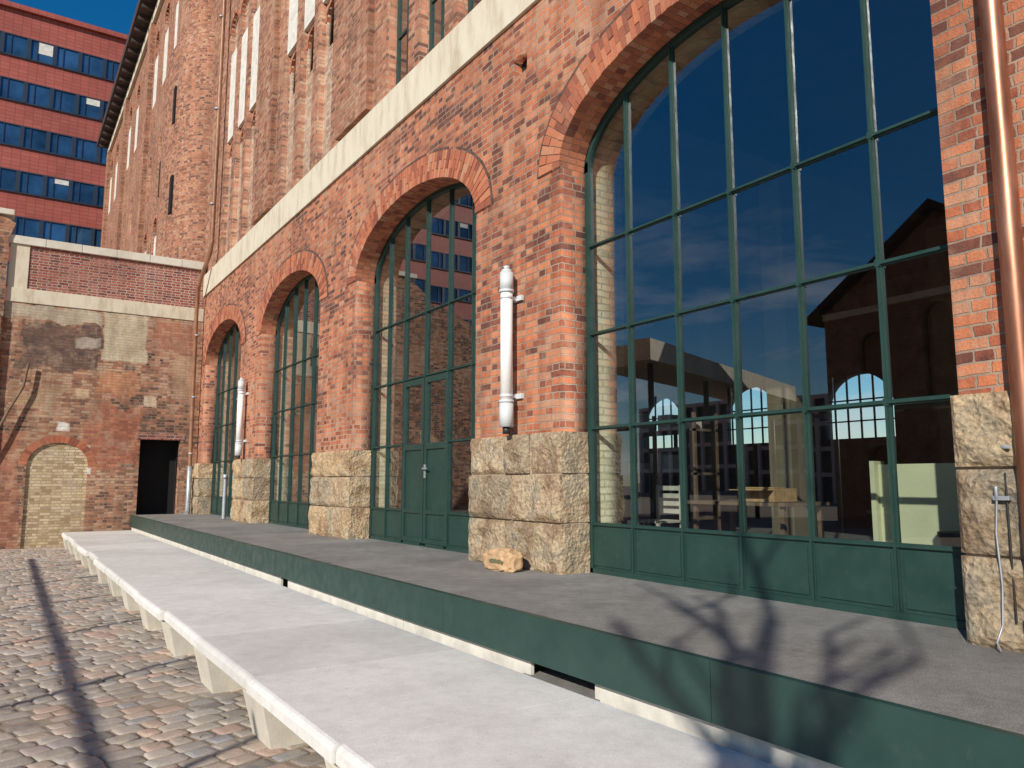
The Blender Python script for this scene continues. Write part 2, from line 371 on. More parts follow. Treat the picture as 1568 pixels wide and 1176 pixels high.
# --- stone plinth blocks
sb=bmesh.new(); slay=sb.verts.layers.float.new('rnd'); mo=MB()
piers=[(-6,-3.45),(.65,2.45),(6.55,8.37),(12.45,14.25),(18.30,20.1),(24.2,YE)]
def rough_block(bm,x0,x1,y0,y1,z0,z1,amp=.028):
    nx,ny,nz=6,max(3,int((y1-y0)/.035)),15
    sd=random.uniform(0,50); idx={}; rr=random.random()
    def V(i,j,k):
        if (i,j,k) in idx: return idx[(i,j,k)]
        fx,fy,fz=i/nx,j/ny,k/nz
        p=Vector((x0+(x1-x0)*fx,y0+(y1-y0)*fy,z0+(z1-z0)*fz))
        edge=min(fy,1-fy)*(y1-y0); ez=min(fz,1-fz)*(z1-z0)
        e=min(1,min(edge,ez)/.05)
        n=noise.fractal(p*4.5+Vector((sd,0,0)),1,2,5)
        rg=noise.ridged_multi_fractal(p*3+Vector((sd,7,0)),1,2,3,1,2)*.3
        if i==0: p.x-= amp*(.2+n*1.4+rg)*e - .016*(1-e)
        if j==0 and 0<i: p.y-=amp*.7*n
        if j==ny and 0<i: p.y+=amp*.7*n
        if j in(0,ny) and i==0: p.x+=.014
        v=bm.verts.new(p); v[slay]=rr; idx[(i,j,k)]=v; return v
    for j in range(ny):
        for k in range(nz):
            bm.faces.new((V(0,j,k),V(0,j,k+1),V(0,j+1,k+1),V(0,j+1,k)))
    for i in range(nx):
        for k in range(nz):
            bm.faces.new((V(i,0,k),V(i+1,0,k),V(i+1,0,k+1),V(i,0,k+1)))
            bm.faces.new((V(i,ny,k),V(i,ny,k+1),V(i+1,ny,k+1),V(i+1,ny,k)))
        for j in range(ny):
            bm.faces.new((V(i,j,nz),V(i+1,j,nz),V(i+1,j+1,nz),V(i,j+1,nz)))
for (a,b) in piers:
    zc=[PZ-.02,1.36,1.88,2.34]
    for r in range(3):
        w=b-a
        if w<1: cuts=[a,b]
        else:
            f={0:[.30,.58],1:[.46],2:[.28,.60]}[r]; f=[q+random.uniform(-.04,.04) for q in f]
            cuts=[a]+[a+w*q for q in f]+[b]
        for i in range(len(cuts)-1):
            y0=cuts[i]-(.025 if i==0 else -.008); y1=cuts[i+1]+(.025 if i==len(cuts)-2 else -.008)
            rough_block(sb,4.925+random.uniform(-.025,.016),5.335,y0,y1,zc[r]+.009,zc[r+1]-.009)
    mo.box(4.962,5.33,a-.01,b+.01,PZ-.02,2.32)
me=bpy.data.meshes.new('stone_plinth_blocks'); bmesh.ops.recalc_face_normals(sb,faces=sb.faces); sb.to_mesh(me); sb.free()
obj('stone_plinth_blocks',me,'stone',B); mo.done('plinth_mortar','mortar',B)

# --- windows
TR=[1.345,2.37,3.41,4.41]
fr=MB(); gl=MB(); kp=MB(); hd=MB()
XF=5.345
def zarch(y,y0,y1):
    c=(y0+y1)/2; a=(y1-y0)/2; q=max(0,1-((y-c)/a)**2); return ZS+RISE*math.sqrt(q)
for wi,(y0,y1) in enumerate(WIN):
    nc=6; cw=(y1-y0)/nc
    ys=[y0+cw*i for i in range(nc+1)]
    if wi==2: ys=[y0,y0+.67,y0+1.35,10.46,11.2,y0+3.45,y1]
    for i,y in enumerate(ys):
        if i in (0,nc):
            yy0,yy1=(y,y+.06) if i==0 else (y-.06,y); fr.box(XF,XF+.075,yy0,yy1,PZ,ZS+.12)
        else:
            zt=zarch(y,y0,y1)
            zb=PZ if not(wi==2 and i==3) else TR[2]
            fr.box(XF+.02,XF+.06,y-.019,y+.019,zb,zt); fr.box(XF-.004,XF+.02,y-.009,y+.009,zb,zt)
    for z in TR:
        segs=[(y0,y1)]
        if (z==TR[0] or z==TR[1]) and wi==2: segs=[(y0,ys[2]),(ys[4],y1)]
        for a,b in segs:
            fr.box(XF+.022,XF+.058,a,b,z-.020,z+.020); fr.box(XF+.004,XF+.022,a,b,z-.009,z+.009)
    for z in TR[1:]:
        for y in ys[1:-1]:
            fr.box(XF-.010,XF+.018,y-.017,y+.017,z-.028,z+.028)
    fr.box(XF,XF+.08,y0,y1,PZ,PZ+.05)
    K=48; c=(y0+y1)/2; a=(y1-y0)/2
    for i in range(K):
        q=[]
        for t in (math.pi*i/K,math.pi*(i+1)/K):
            q.append(((c+a*math.cos(t),ZS+RISE*math.sin(t)),(c+(a-.06)*math.cos(t),ZS+(RISE-.06)*math.sin(t))))
        pts=[q[0][1],q[1][1],q[1][0],q[0][0]]
        fr.hexa([(XF,*p) for p in pts]+[(XF+.075,*p) for p in pts])
    for i in range(nc):
        ya,yb=ys[i],ys[i+1]
        rows=[TR[0],TR[1],TR[2],TR[3],None]
        for k in range(4):
            z0=rows[k]; z1=rows[k+1]
            if wi==2 and i in(2,3) and k<2: continue
            if z1 is None:
                n=10; pts=[(ya,z0),(yb,z0)]+[(yb+(ya-yb)*j/n,zarch(yb+(ya-yb)*j/n,y0,y1)) for j in range(n+1)]
            else: pts=[(ya,z0),(yb,z0),(yb,z1),(ya,z1)]
            ta,tb=random.uniform(-.007,.007),random.uniform(-.006,.006)
            yc=(ya+yb)/2; zc=(z0+pts[2][1])/2
            gl.poly([(XF+.04+ta*(y-yc)+tb*(z-zc),y,z) for y,z in pts])
        if not(wi==2 and i in(2,3)):
            kp.box(XF+.03,XF+.05,ya,yb,PZ,TR[0])
            kp.box(XF+.018,XF+.0295,ya+.05,yb-.05,PZ+.08,TR[0]-.05)
    if wi==2:
        for (ya,yb,s) in ((ys[2],ys[3],1),(ys[3],ys[4],-1)):
            xa=XF
            fr.box(xa,xa+.06,ya+.012,ya+.085,PZ+.02,TR[2]-.03); fr.box(xa,xa+.06,yb-.085,yb-.012,PZ+.02,TR[2]-.03)
            fr.box(xa,xa+.06,ya+.085,yb-.085,TR[2]-.12,TR[2]-.03); fr.box(xa,xa+.06,ya+.085,yb-.085,2.28,2.37); fr.box(xa,xa+.06,ya+.085,yb-.085,PZ+.055,PZ+.12)
            fr.box(xa,xa+.06,ya+.085,yb-.085,1.32,1.38)
            kp.box(xa+.025,xa+.045,ya+.085,yb-.085,PZ+.12,2.28)
            gl.poly([(xa+.035,ya+.08,2.36),(xa+.035,yb-.08,2.36),(xa+.035,yb-.08,TR[2]-.1),(xa+.035,ya+.08,TR[2]-.1)])
        hd.box(XF-.06,XF-.045,10.25,10.42,1.98,2.0); hd.box(XF-.06,XF,10.40,10.42,1.98,2.0); hd.box(XF-.012,XF,10.38,10.43,1.85,2.05)
fr.done('window_frames','green',B); kp.done('kick_panels','green',B,bevel=.003); hd.done('door_handle','galv',B)
gl.done('window_panes','glass',B,recalc=False)

# --- upper facade
XU=5.06
up_h=[]; pan=MB(); ufr=MB(); ugl=MB()
cen=[-2.0,3.9,9.85,15.8,21.6]
def arch2(yc,w,z0,z1,n=12):
    r=w/2; p=[(yc-r,z0),(yc+r,z0)]
    for i in range(n+1):
        t=math.pi*i/n; p.append((yc+r*math.cos(t),z1-r+r*math.sin(t)))
    return p
infill_h=[]; upv=MB()
def small_arch(mbx,y,w,z1,x,th=.12,k=9):
    r=w/2; zc=z1-r
    for i in range(k):
        t0,t1=math.pi*(i+.05)/k,math.pi*(i+.95)/k
        q=[(y+(r+o)*math.cos(t),zc+(r+o)*math.sin(t)) for o,t in ((0.0,t0),(0.0,t1),(th,t1),(th,t0))]
        mbx.hexa([(x,a,b) for a,b in q]+[(x+.1,a,b) for a,b in q],random.random())
for ci,c in enumerate(cen):
    for dy in (-1.22,0,1.22):
        y=c+dy
        up_h.append(arch2(y,.84,8.32,15.9)); up_h.append(arch2(y,.84,16.6,23.6))
        small_arch(upv,y,.84,15.9,XU-.015); small_arch(upv,y,.84,23.6,XU-.015)
        if ci in (0,1,2):
            for (z0,z1) in ((8.32,15.9),(16.6,23.6)):
                for yy in (y-.42,y+.36): ufr.box(5.24,5.30,yy,yy+.06,z0,z1-.3)
                ufr.box(5.24,5.30,y-.02,y+.02,z0,z1)
                zz=z0
                while zz<z1-.4: ufr.box(5.245,5.295,y-.42,y+.42,zz,zz+.05); zz+=1.05
                ugl.poly([(5.27,y+.42,z0),(5.27,y-.42,z0),(5.27,y-.42,z1),(5.27,y+.42,z1)])
        else:
            for zb in (10.85,18.9):
                infill_h.append(arch2(y,.70,zb,zb+1.0))
                pan.box(XU+.04,XU+.2,y-.405,y+.405,zb+1.1,zb+3.9)
                small_arch(upv,y,.70,zb+1.0,XU+.11,.08,7)
far=[33.5,36.2,38.9,42,45,48,51,54,57]
for y in far:
    up_h.append(arch2(y,1.1,19.8,23.6)); up_h.append(arch2(y,.8,15.0,17.2)); up_h.append(arch2(y,1.0,8.5,13.4))
    small_arch(upv,y,1.1,23.6,XU-.015); small_arch(upv,y,1.0,13.4,XU-.015)
    pan.box(5.075,5.2,y-.4,y+.54,19.8,22.3); pan.box(5.12,5.2,y-.5,y+.49,10.0,12.6)
plate('upper_brick_wall',rect(-6,59,8.25,25.2),up_h,XU,XU+.4,'x','brick_up',B)
plate('bricked_up_niches',rect(13.8,23.6,8.28,24.5),infill_h,XU+.13,XU+.25,'x','brick_pale',B)
upv.done('niche_arch_heads','vous',B)
pan.done('white_window_panels','white_r',B); ufr.done('upper_window_frames','green',B); ugl.done('upper_window_panes','glass',B,recalc=False)
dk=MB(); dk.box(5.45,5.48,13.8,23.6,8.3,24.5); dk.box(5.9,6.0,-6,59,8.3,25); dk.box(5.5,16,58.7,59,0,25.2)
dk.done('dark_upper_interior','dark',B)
pl=MB()
for y in (-5.0,.95,6.85,12.8,18.7):
    pl.box(XU-.13,XU+.1,y-.75,y+.75,8.28,24.3)
for y in (31.5,40.4,49.6,58.4): pl.box(XU-.2,XU+.1,y-.5,y+.5,0,24.6)
pl.done('brick_pilasters','brick_up',B)
tu=MB()
def halfcyl(mb_,yc,ry,rx,z0,z1,dome=0,n=24):
    rows=[]; zs=[(z0,1),(z1,1)]
    if dome:
        for i in range(1,7): t=math.pi/2*i/6; zs.append((z1+dome*math.sin(t),math.cos(t)*.999+.001))
    for z,k in zs:
        rows.append([mb_.bm.verts.new((XU+.02-rx*k*math.sin(math.pi*i/n),yc-ry*k*math.cos(math.pi*i/n),z)) for i in range(n+1)])
    for a,b in zip(rows,rows[1:]):
        for i in range(n):
            f=mb_.bm.faces.new((a[i],a[i+1],b[i+1],b[i])); f.smooth=True
halfcyl(tu,28.0,2.5,1.05,7.5,16.4,1.2); halfcyl(tu,28.0,1.6,.7,16.4,22.5,1.0)
tu.done('stair_turret','brick_tur',B)
sl=MB()
for y,z,w in ((26.9,10.6,.28),(28.9,11.9,.2),(27.6,20,.25),(27.0,13.8,.22)):
    t=(y-28.0)/(2.5 if z<16 else 1.6); x=XU+.02-(1.05 if z<16 else .7)*math.sqrt(1-t*t)
    sl.box(x-.01,x+.3,y-w,y+w,z,z+1.3)
sl.done('turret_slits','dark',B)
lw=MB(); lw.box(5.06,5.5,YE,59,0,8.25); lw.done('rear_lower_wall','brick_up',B)
ev=MB()
ev.hexa([(4.25,-6.5,25.35),(16,-6.5,25.2),(16,-6.5,25.5),(4.25,-6.5,25.62),(4.25,59.6,25.35),(16,59.6,25.2),(16,59.6,25.5),(4.25,59.6,25.62)])
y=-6
while y<59: ev.box(4.35,5.1,y,y+.18,25.1,25.36); y+=1.2
ev.hexa([(4.25,-6.5,25.63),(16,-6.5,30),(16,-6.5,30.2),(4.25,-6.5,25.8),(4.25,59.6,25.63),(16,59.6,30),(16,59.6,30.2),(4.25,59.6,25.8)])
ev.done('eaves_and_roof','roof',B)
cn=MB(); cn.box(4.9,5.1,-6,59,24.6,25.1); cn.done('cream_cornice','band',B)
# interior
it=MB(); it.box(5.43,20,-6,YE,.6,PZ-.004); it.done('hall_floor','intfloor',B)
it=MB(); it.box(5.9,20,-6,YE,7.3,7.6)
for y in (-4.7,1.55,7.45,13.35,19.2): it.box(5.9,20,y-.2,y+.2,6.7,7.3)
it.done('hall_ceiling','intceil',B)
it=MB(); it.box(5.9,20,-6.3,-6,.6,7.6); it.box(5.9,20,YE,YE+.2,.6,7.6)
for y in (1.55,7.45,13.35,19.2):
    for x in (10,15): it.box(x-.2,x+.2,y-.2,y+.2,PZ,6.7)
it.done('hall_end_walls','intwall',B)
CW=(-3,.5,4.4,8.6,12.6,16.4,20.4)
bw=[arch(c-1.1,c+1.1,3.0,3.9,.95) for c in CW]
plate('hall_back_wall',rect(-6,YE,.6,7.6),bw,20,20.5,'x','intwall',B)
bf=MB()
for c in CW:
    for k in (-.8,-.4,0,.4,.8): bf.box(20.2,20.25,c+k-.02,c+k+.02,3,4.9)
    for z in (3.5,4.1): bf.box(20.2,20.25,c-1.1,c+1.1,z-.02,z+.02)
bf.done('back_window_bars','blk',B)

# ================================================================ platform
P=empty('loading_platform')
m=MB(); m.box(3.33,5.43,-6,YE,.52,PZ); m.done('bitumen_deck','asphalt',P)
m=MB(); y=-6
while y<YE:
    e=min(YE,y+3.0); m.box(3.275,3.328,y+.002,e-.002,.515,PZ+.008); y=e
m.done('green_steel_fascia','green',P,bevel=.003)
m=MB()
for a,b in ((-6,1.2),(1.21,4.05),(4.78,6.9),(6.91,10.45),(10.75,14),(14.02,19),(19.02,YE)): m.box(3.34,3.37,a,b,.25,.513)
m.done('white_skirting_board','white_r',P)
m=MB(); y=-5.5
while y<YE: m.box(3.5,3.62,y,y+.12,0,.52); y+=1.9
m.box(3.9,5.0,-6,YE,0,.519); m.done('platform_supports','steel',P)
m=MB(); m.box(3.25,3.9,4.0,4.85,.3,.40); m.done('gravel_fill','asphalt',P)

# ================================================================ benches
Bn=empty('concrete_bench')
m=MB(); lg=MB()
y=4.04-1.68*5
prof=[(0,.335),(0,.395),(.008,.412),(.022,.424),(.04,.43)]
while y<24.2:
    e=min(y+1.68,24.4); dx=random.uniform(-.03,.022); dz=random.uniform(-.003,.003); sk=random.uniform(-.02,.02); rr=random.random()
    pr=[(1.565+dx+a,b+dz) for a,b in prof]+[(3.245,.43+dz),(3.245,.335)]
    A=[m.bm.verts.new((x,y+.005,z)) for x,z in pr]; C=[m.bm.verts.new((x+(sk if x<2 else 0),e-.005,z)) for x,z in pr]
    for q in A+C: q[m.lay]=rr
    n=len(pr)
    for i in range(n): m.bm.faces.new((A[i],A[(i+1)%n],C[(i+1)%n],C[i]))
    m.bm.faces.new(A); m.bm.faces.new(C[::-1])
    a=y-.30
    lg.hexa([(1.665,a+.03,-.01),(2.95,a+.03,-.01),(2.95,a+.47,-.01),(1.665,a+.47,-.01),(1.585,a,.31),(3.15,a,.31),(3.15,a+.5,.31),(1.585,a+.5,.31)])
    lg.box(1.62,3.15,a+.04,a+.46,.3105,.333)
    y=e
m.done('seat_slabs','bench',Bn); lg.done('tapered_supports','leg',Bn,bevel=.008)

# ================================================================ ground + cobbles
m=MB(); m.box(-500,500,-500,500,-.5,-.004); m.done('ground','soil')
bm=bmesh.new(); lay=bm.verts.layers.float.new('rnd')
ang=math.radians(14); ca,sa=math.cos(ang),math.sin(ang)
v=-2.0
while v<33:
    rh=random.uniform(.14,.185); u=-9+random.random()*.1
    while u<9:
        w=random.uniform(.13,.27)
        cx,cy=u+w/2,v+rh/2
        wob=noise.noise(Vector((cx*.5,v*.3,5)))*.06
        X=cx*ca-(cy+wob)*sa; Y=cx*sa+(cy+wob)*ca
        if -3.2<X<3.3 and 1.5<Y<24.8:
            g=.008; hw,hh=w/2-g,rh/2-g
            zt=.008+noise.noise(Vector((X*.9,Y*.9,0)))*.012+random.uniform(-.004,.004)-max(0,(X-1.1))*.006
            tx,ty=random.uniform(-.025,.025),random.uniform(-.025,.025); r=random.random()
            wj=[(random.uniform(-.011,.011),random.uniform(-.011,.011)) for _ in range(8)]
            rings=[]
            for s,zz in ((1,-.03),(1,zt-.010),(.93,zt-.003),(.6,zt)):
                ring=[]
                for i,(a,b) in enumerate(((-1,-.78),(-.82,-1),(.82,-1),(1,-.78),(1,.78),(.82,1),(-.82,1),(-1,.78))):
                    pu=cx+a*hw*s+wj[i][0]; pv=cy+wob+b*hh*s+wj[i][1]
                    q=bm.verts.new((pu*ca-pv*sa,pu*sa+pv*ca,zz+tx*(pu-cx)+ty*(pv-cy))); q[lay]=r; ring.append(q)
                rings.append(ring)
            for A,C in zip(rings,rings[1:]):
                for i in range(8):
                    f=bm.faces.new((A[i],A[(i+1)%8],C[(i+1)%8],C[i])); f.smooth=True
            f=bm.faces.new(rings[-1]); f.smooth=True
        u+=w
    v+=rh
me=bpy.data.meshes.new('cobblestone_paving'); bm.to_mesh(me); bm.free(); obj('cobblestone_paving',me,'cob')

# ================================================================ yard wall
Wl=empty('old_brick_yard_wall')
door=rect(3.43,4.53,.8,3.03)
NX=1.38
niche=[(NX-.735,-.05),(NX+.735,-.05),(NX+.735,2.25)]+[(NX+.735*math.cos(math.pi*i/14),2.25+.62*math.sin(math.pi*i/14)) for i in range(1,14)]+[(NX-.735,2.25)]
plate('old_masonry',rect(-10,5.0,-.1,6.72),[door,niche],YE,YE+.45,'y','brick_old',Wl)
plate('niche_infill',rect(NX-.9,NX+.9,-.1,3.0),[],YE+.06,YE+.3,'y','brick_yel',Wl)
m=MB()
for i in range(22):
    t0,t1=math.pi*(i+.04)/22,math.pi*(i+.96)/22
    q=[(NX+(.735+o)*math.cos(t),2.25+(.62+o)*math.sin(t)) for o,t in ((.0,t0),(.0,t1),(.2,t1),(.2,t0))]
    m.hexa([(x,YE-.006,z) for x,z in q]+[(x,YE+.2,z) for x,z in q],random.random()*.6)
m.done('niche_arch','vous',Wl)
m=MB(); m.box(.33,5.0,YE+.03,YE+.4,7.12,8.36); m.done('new_brick_parapet','brick_new',Wl)
m=MB(); m.box(-.14,.33,YE,YE+.42,7.12,8.36); m.box(-.14,5.0,YE-.03,YE+.44,6.72,7.12); m.done('render_band','band',Wl,bevel=.01)
m=MB(); x=-.2
while x<5: m.box(x+.004,min(5,x+.9)-.004,YE-.06,YE+.5,8.36,8.60+random.uniform(-.015,.015)); x+=.9
m.done('stone_coping','leg',Wl,bevel=.012)
m=MB(); m.box(3.3,4.7,YE+.6,YE+1,0,3.4); m.box(3.43,4.53,YE+.02,YE+.45,.6,.83); m.done('doorway_dark_interior','dark',Wl)
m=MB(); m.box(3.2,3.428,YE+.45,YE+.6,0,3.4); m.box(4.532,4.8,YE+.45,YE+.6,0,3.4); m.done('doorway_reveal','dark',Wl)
m=MB(); m.box(3.32,4.66,YE-.012,YE+.2,3.03,3.2); m.done('door_lintel','brick_new',Wl)
Wm=empty('rubble_wall')
pts=[(-10,-.1),(-.17,-.1),(-.17,8.5),(-.05,8.9),(-.3,9.05),(-1.3,9.1),(-2.5,8.2),(-5,7.0),(-10,6.6)]
plate('rubble_masonry',pts,[],YE-.12,YE-.002,'y','brick_old',Wm)
m=MB(); m.box(-1.6,-.1,YE-.2,YE+.3,9.1,9.26); m.done('rubble_coping','leg',Wm,bevel=.02)

# downpipes
D=empty('downpipe')
tube('copper_pipe',[(4.84,23.35,25),(4.84,23.4,8.9),(4.82,23.5,8.55),(4.72,24.1,7.9),(4.72,24.45,7.6),(4.74,24.62,7.2),(4.78,24.62,2.2)],.06,'pipebrown',D)
tube('cast_base',[(4.78,24.62,2.25),(4.78,24.62,.9),(4.7,24.45,.84)],.075,'galv',D)
m=MB()
for z in (2.6,4.3,6.2,10,13,16): m.cyl((4.79,24.62 if z<8 else 23.4,z),(4.79,24.62 if z<8 else 23.4,z+.05),.08)
m.done('clamps','galv',D)
D=empty('downpipe.001')
tube('copper_pipe',[(4.87,2.03,25),(4.87,2.03,1.0)],.062,'copper',D)
m=MB()
for z in (5.05,7.9,11): m.cyl((4.87,2.03,z),(4.87,2.03,z+.09),.074); m.cyl((4.87,2.03,z+.2),(4.87,2.03,z+.24),.069)
m.cyl((4.87,2.03,PZ),(4.87,2.03,1.05),.08)
m.done('pipe_collars','copper',D)
m=MB()
for z in (2.0,5.0): m.box(4.86,5.0,1.98,2.0,z,z+.04); m.cyl((4.87,2.13,z),(4.96,2.25,z),.012)
m.done('wall_brackets','galv',D)
D=empty('electric_cable')
tube('cable',[(4.88,2.22,1.70),(4.875,2.235,1.5),(4.88,2.225,1.2),(4.87,2.235,.98),(4.84,2.26,.88),(4.79,2.22,.85)],.006,'galv',D,3)
tube('conduit',[(4.89,2.17,1.85),(4.89,2.17,1.0)],.006,'blk',D,3)
m=MB(); m.box(4.87,4.92,2.15,2.24,1.69,1.715); m.cyl((4.88,2.22,1.70),(4.88,2.22,1.77),.013); m.done('junction_bracket','galv',D,bevel=.003)
D=empty('drain_pipe')
tube('pipe',[(4.86,20.55,1.9),(4.86,20.55,.86)],.05,'galv',D)
m=MB(); m.cyl((4.86,20.55,1.86),(4.86,20.55,1.98),.065); m.done('collar','galv',D)

# ================================================================ wall lamps
def wall_lamp(name,y,zb=2.40,zt=4.28):
    L=empty(name); x=4.84
    m=MB(); m.cyl((x,y,zb+.3),(x,y,zt-.26),.072,n=28); m.done('diffuser_tube','lamp',L)
    m=MB(); m.cyl((x,y,zb+.02),(x,y,zb+.3),.082,n=28); m.cyl((x,y,zb+.3),(x,y,zb+.33),.088,n=28)
    m.cyl((x,y,zt-.26),(x,y,zt-.04),.080,n=28); m.cyl((x,y,zt-.04),(x,y,zt+.0),.08,.05,n=28); m.cyl((x,y,zt-.28),(x,y,zt-.25),.088,n=28); m.cyl((x,y,zt),(x,y,zt+.04),.035,n=16)
    for z in (zb+.36,zt-.36):
        m.box(x+.0,5.0,y-.02,y+.02,z,z+.04); m.box(4.965,5.0,y-.12,y+.05,z-.01,z+.05); m.cyl((x,y,z),(x,y,z+.035),.077)
    m.done('end_caps_and_brackets','cap',L)
    m=MB(); m.cyl((x,y,zb-.06),(x,y,zb+.02),.045); m.done('cable_gland','blk',L)
wall_lamp('wall_lamp',7.40); wall_lamp('wall_lamp.001',19.3)

# ================================================================ paper bag
Bg=empty('paper_bag')
bm=bmesh.new(); bmesh.ops.create_icosphere(bm,subdivisions=5,radius=1)
for q in bm.verts:
    p=q.co.copy()
    q.co=Vector((math.copysign(abs(p.x)**.6,p.x)*.13,math.copysign(abs(p.y)**.6,p.y)*.31,math.copysign(abs(p.z)**.5,p.z)*.135))
    t=max(0,q.co.y-.05)/.25
    q.co.z*=1-.45*t; q.co.x*=1-.3*t
    n=noise.fractal(p*2.2+Vector((3,1,2)),1,2,3); q.co*=1+n*.16
    n=noise.ridged_multi_fractal(p*3.5,1,2,3,1,2); q.co*=1+(n-1)*.045
    q.co.z=max(q.co.z,-.10)
me=bpy.data.meshes.new('sack'); bm.to_mesh(me); bm.free()
o=obj('sack',me,'paper',Bg,True); o.location=(4.70,7.28,PZ+.10)
m=MB()
for i in range(11):
    yy=-.19+i*.022
    m.box(-.150,-.12,yy,yy+.013,.0,.024+.008*(i%3))
o=m.done('printed_lettering','greenprint',Bg); o.location=(4.70,7.26,PZ+.09)

D=empty('leaning_timber')
tube('timber',[(-.45,YE-.25,2.4),(-.1,YE-.22,3.1),(.15,YE-.2,3.75),(.42,YE-.18,4.35),(.5,YE-.17,5.0)],.035,'wood',D)
D=empty('cable_conduit')
tube('pipe',[(-.25,YE-.17,6.3),(-.27,YE-.17,4.6),(-.25,YE-.17,.1)],.02,'blk',D,3)

# ================================================================ red office
R=empty('red_office_building')
y0=68
m=MB(); m.box(-45,16,y0,y0+14,0,38.3); m.done('red_clad_body','redpanel',R)
m=MB(); m.box(-45.2,16.2,y0-.35,y0+14,38.3,38.7); m.done('roof_parapet','redpanel',R)
w=MB(); f=MB(); bl=MB()
z=35.4
while z>2:
    w.box(-44,15.5,y0-.06,y0-.02,z-.85,z+.75)
    f.box(-44,15.5,y0-.14,y0-.03,z-.95,z-.85); f.box(-44,15.5,y0-.14,y0-.03,z+.75,z+.82)
    x=-44
    while x<15.6:
        f.box(x-.14,x+.14,y0-.16,y0-.03,z-.85,z+.75); f.box(x+.55,x+.61,y0-.12,y0-.03,z-.85,z+.75)
        if random.random()<.18: bl.box(x+.62,x+1.6,y0-.09,y0-.07,z-.2+random.random()*.6,z+.74)
        x+=1.75
    z-=3.6
w.done('ribbon_windows','offglass',R); f.done('window_frames','blueframe',R); bl.done('window_blinds','white_r',R)

# ================================================================ opposite buildings
O=empty('gabled_brick_building')
pts=[(11,-.1),(21,-.1),(21,9.5),(16,13.0),(11,9.5)]
plate('gable_wall',pts,[arch2(13.2,1.2,5,8.4),arch2(16,1.2,5,9),arch2(18.8,1.2,5,8.4),arch2(13.2,1.2,.8,3.6),arch2(18.8,1.2,.8,3.6)],-21.5,-21,'x','brick_dark',O)
m=MB(); m.box(-34,-21.5,11.2,20.8,0,9.3); m.done('side_walls','brick_dark',O)
m=MB()
for a,b in (((10.4,9.1),(16,13.05)),((16,13.05),(21.6,9.1))):
    m.hexa([(-34,a[0],a[1]),(-20.5,a[0],a[1]),(-20.5,b[0],b[1]),(-34,b[0],b[1]),(-34,a[0],a[1]+.35),(-20.5,a[0],a[1]+.35),(-20.5,b[0],b[1]+.35),(-34,b[0],b[1]+.35)])
m.done('gable_roof','roof',O)
m=MB()
for yc,zz in ((13.2,5),(16,5),(18.8,5),(13.2,.8),(18.8,.8)): m.box(-21.0,-20.9,yc-.75,yc+.75,zz-.15,zz)
m.box(-21.0,-20.85,11,21,9.2,9.5); m.done('sills_and_string_course','band',O)
O=empty('yard_canopy')
p0=Vector((-9.8,21.2,0)); p1=Vector((-27,27.6,0)); dv=(p1-p0).normalized(); nv=Vector((-dv.y,dv.x,0)); nv=nv if nv.y>0 else -nv
q=[p0,p1,p1+nv*3,p0+nv*3]
m=MB(); m.hexa([(a.x,a.y,6.3) for a in q]+[(a.x,a.y,7.15) for a in q]); m.done('concrete_roof_slab','band',O,bevel=.02)
m=MB()
for i in range(6):
    c=p0+dv*(1+i*3.2)+nv*.5; m.cyl((c.x,c.y,0),(c.x,c.y,6.3),.12,n=12)
m.done('columns','steel',O)
O=empty('white_office_building')
m=MB(); m.box(-90,-70,35,85,0,12); m.done('body','blueframe',O)
m=MB()
for i in range(26): m.box(-69.98,-69.6,35+i*2,35.5+i*2,0,12)
for z in (3,6,9,11.6): m.box(-69.98,-69.7,35,85,z,z+.5)
m.done('white_grid_facade','white_r',O)

# ================================================================ interior furniture
T=empty('work_table')
m=MB(); m.box(7,7.8,5.3,6.7,1.53,1.57)
for x in (7.05,7.7):
    for y in (5.35,6.6): m.box(x,x+.05,y,y+.05,PZ,1.53)
m.done('table_frame','wood',T,bevel=.004)
T=empty('cardboard_box')
m=MB(); m.box(7.1,7.5,5.5,6.0,1.572,1.72); m.done('box_body','paper',T,bevel=.005)
m=MB(); m.box(7.1,7.3,5.5,6.0,1.725,1.735); m.box(6.95,7.1,5.5,6.0,1.70,1.71); m.done('flaps','paper',T)
T=empty('slatted_white_chair')
m=MB()
for x in (7.0,7.42):
    for y in (7.2,7.62): m.box(x,x+.04,y,y+.04,PZ,1.3 if x<7.2 else 1.75)
for i in range(5): m.box(7.0,7.46,7.2+.09*i,7.27+.09*i,1.27,1.30)
for i in range(4): m.box(7.43,7.45,7.2,7.66,1.38+.1*i,1.44+.1*i)
m.done('slats','white_r',T,bevel=.004)
T=empty('cream_partition')
m=MB(); m.box(6.55,6.62,2.6,3.95,PZ,1.95); m.done('board','cream',T,bevel=.004)
m=MB(); m.box(6.5,6.66,2.55,2.598,PZ,1.98); m.box(6.5,6.66,3.952,4.0,PZ,1.98); m.done('frame_posts','cream',T)
T=empty('black_bucket')
m=MB(); m.cyl((6.15,3.05,PZ),(6.15,3.05,PZ+.55),.12,.17,20); m.cyl((6.15,3.05,PZ+.55),(6.15,3.05,PZ+.58),.18,.18,20); m.done('bucket_body','blk',T)
T=empty('storage_shelf')
m=MB()
for y in (8.6,9.5,10.4): m.box(9.2,9.25,y,y+.05,PZ,2.9); m.box(9.7,9.75,y,y+.05,PZ,2.9)
for z in (1.2,1.9,2.6): m.box(9.2,9.75,8.6,10.45,z,z+.04)
m.done('rack','wood',T)
m=MB()
for i in range(9):
    y=8.7+random.random()*1.4; z=random.choice((1.245,1.945,2.645)); h=random.uniform(.15,.35); m.box(9.3+i*.004,9.6+i*.004,y,y+random.uniform(.15,.3),z+i*.0005,z+h)
m.done('boxes','white_r',T)

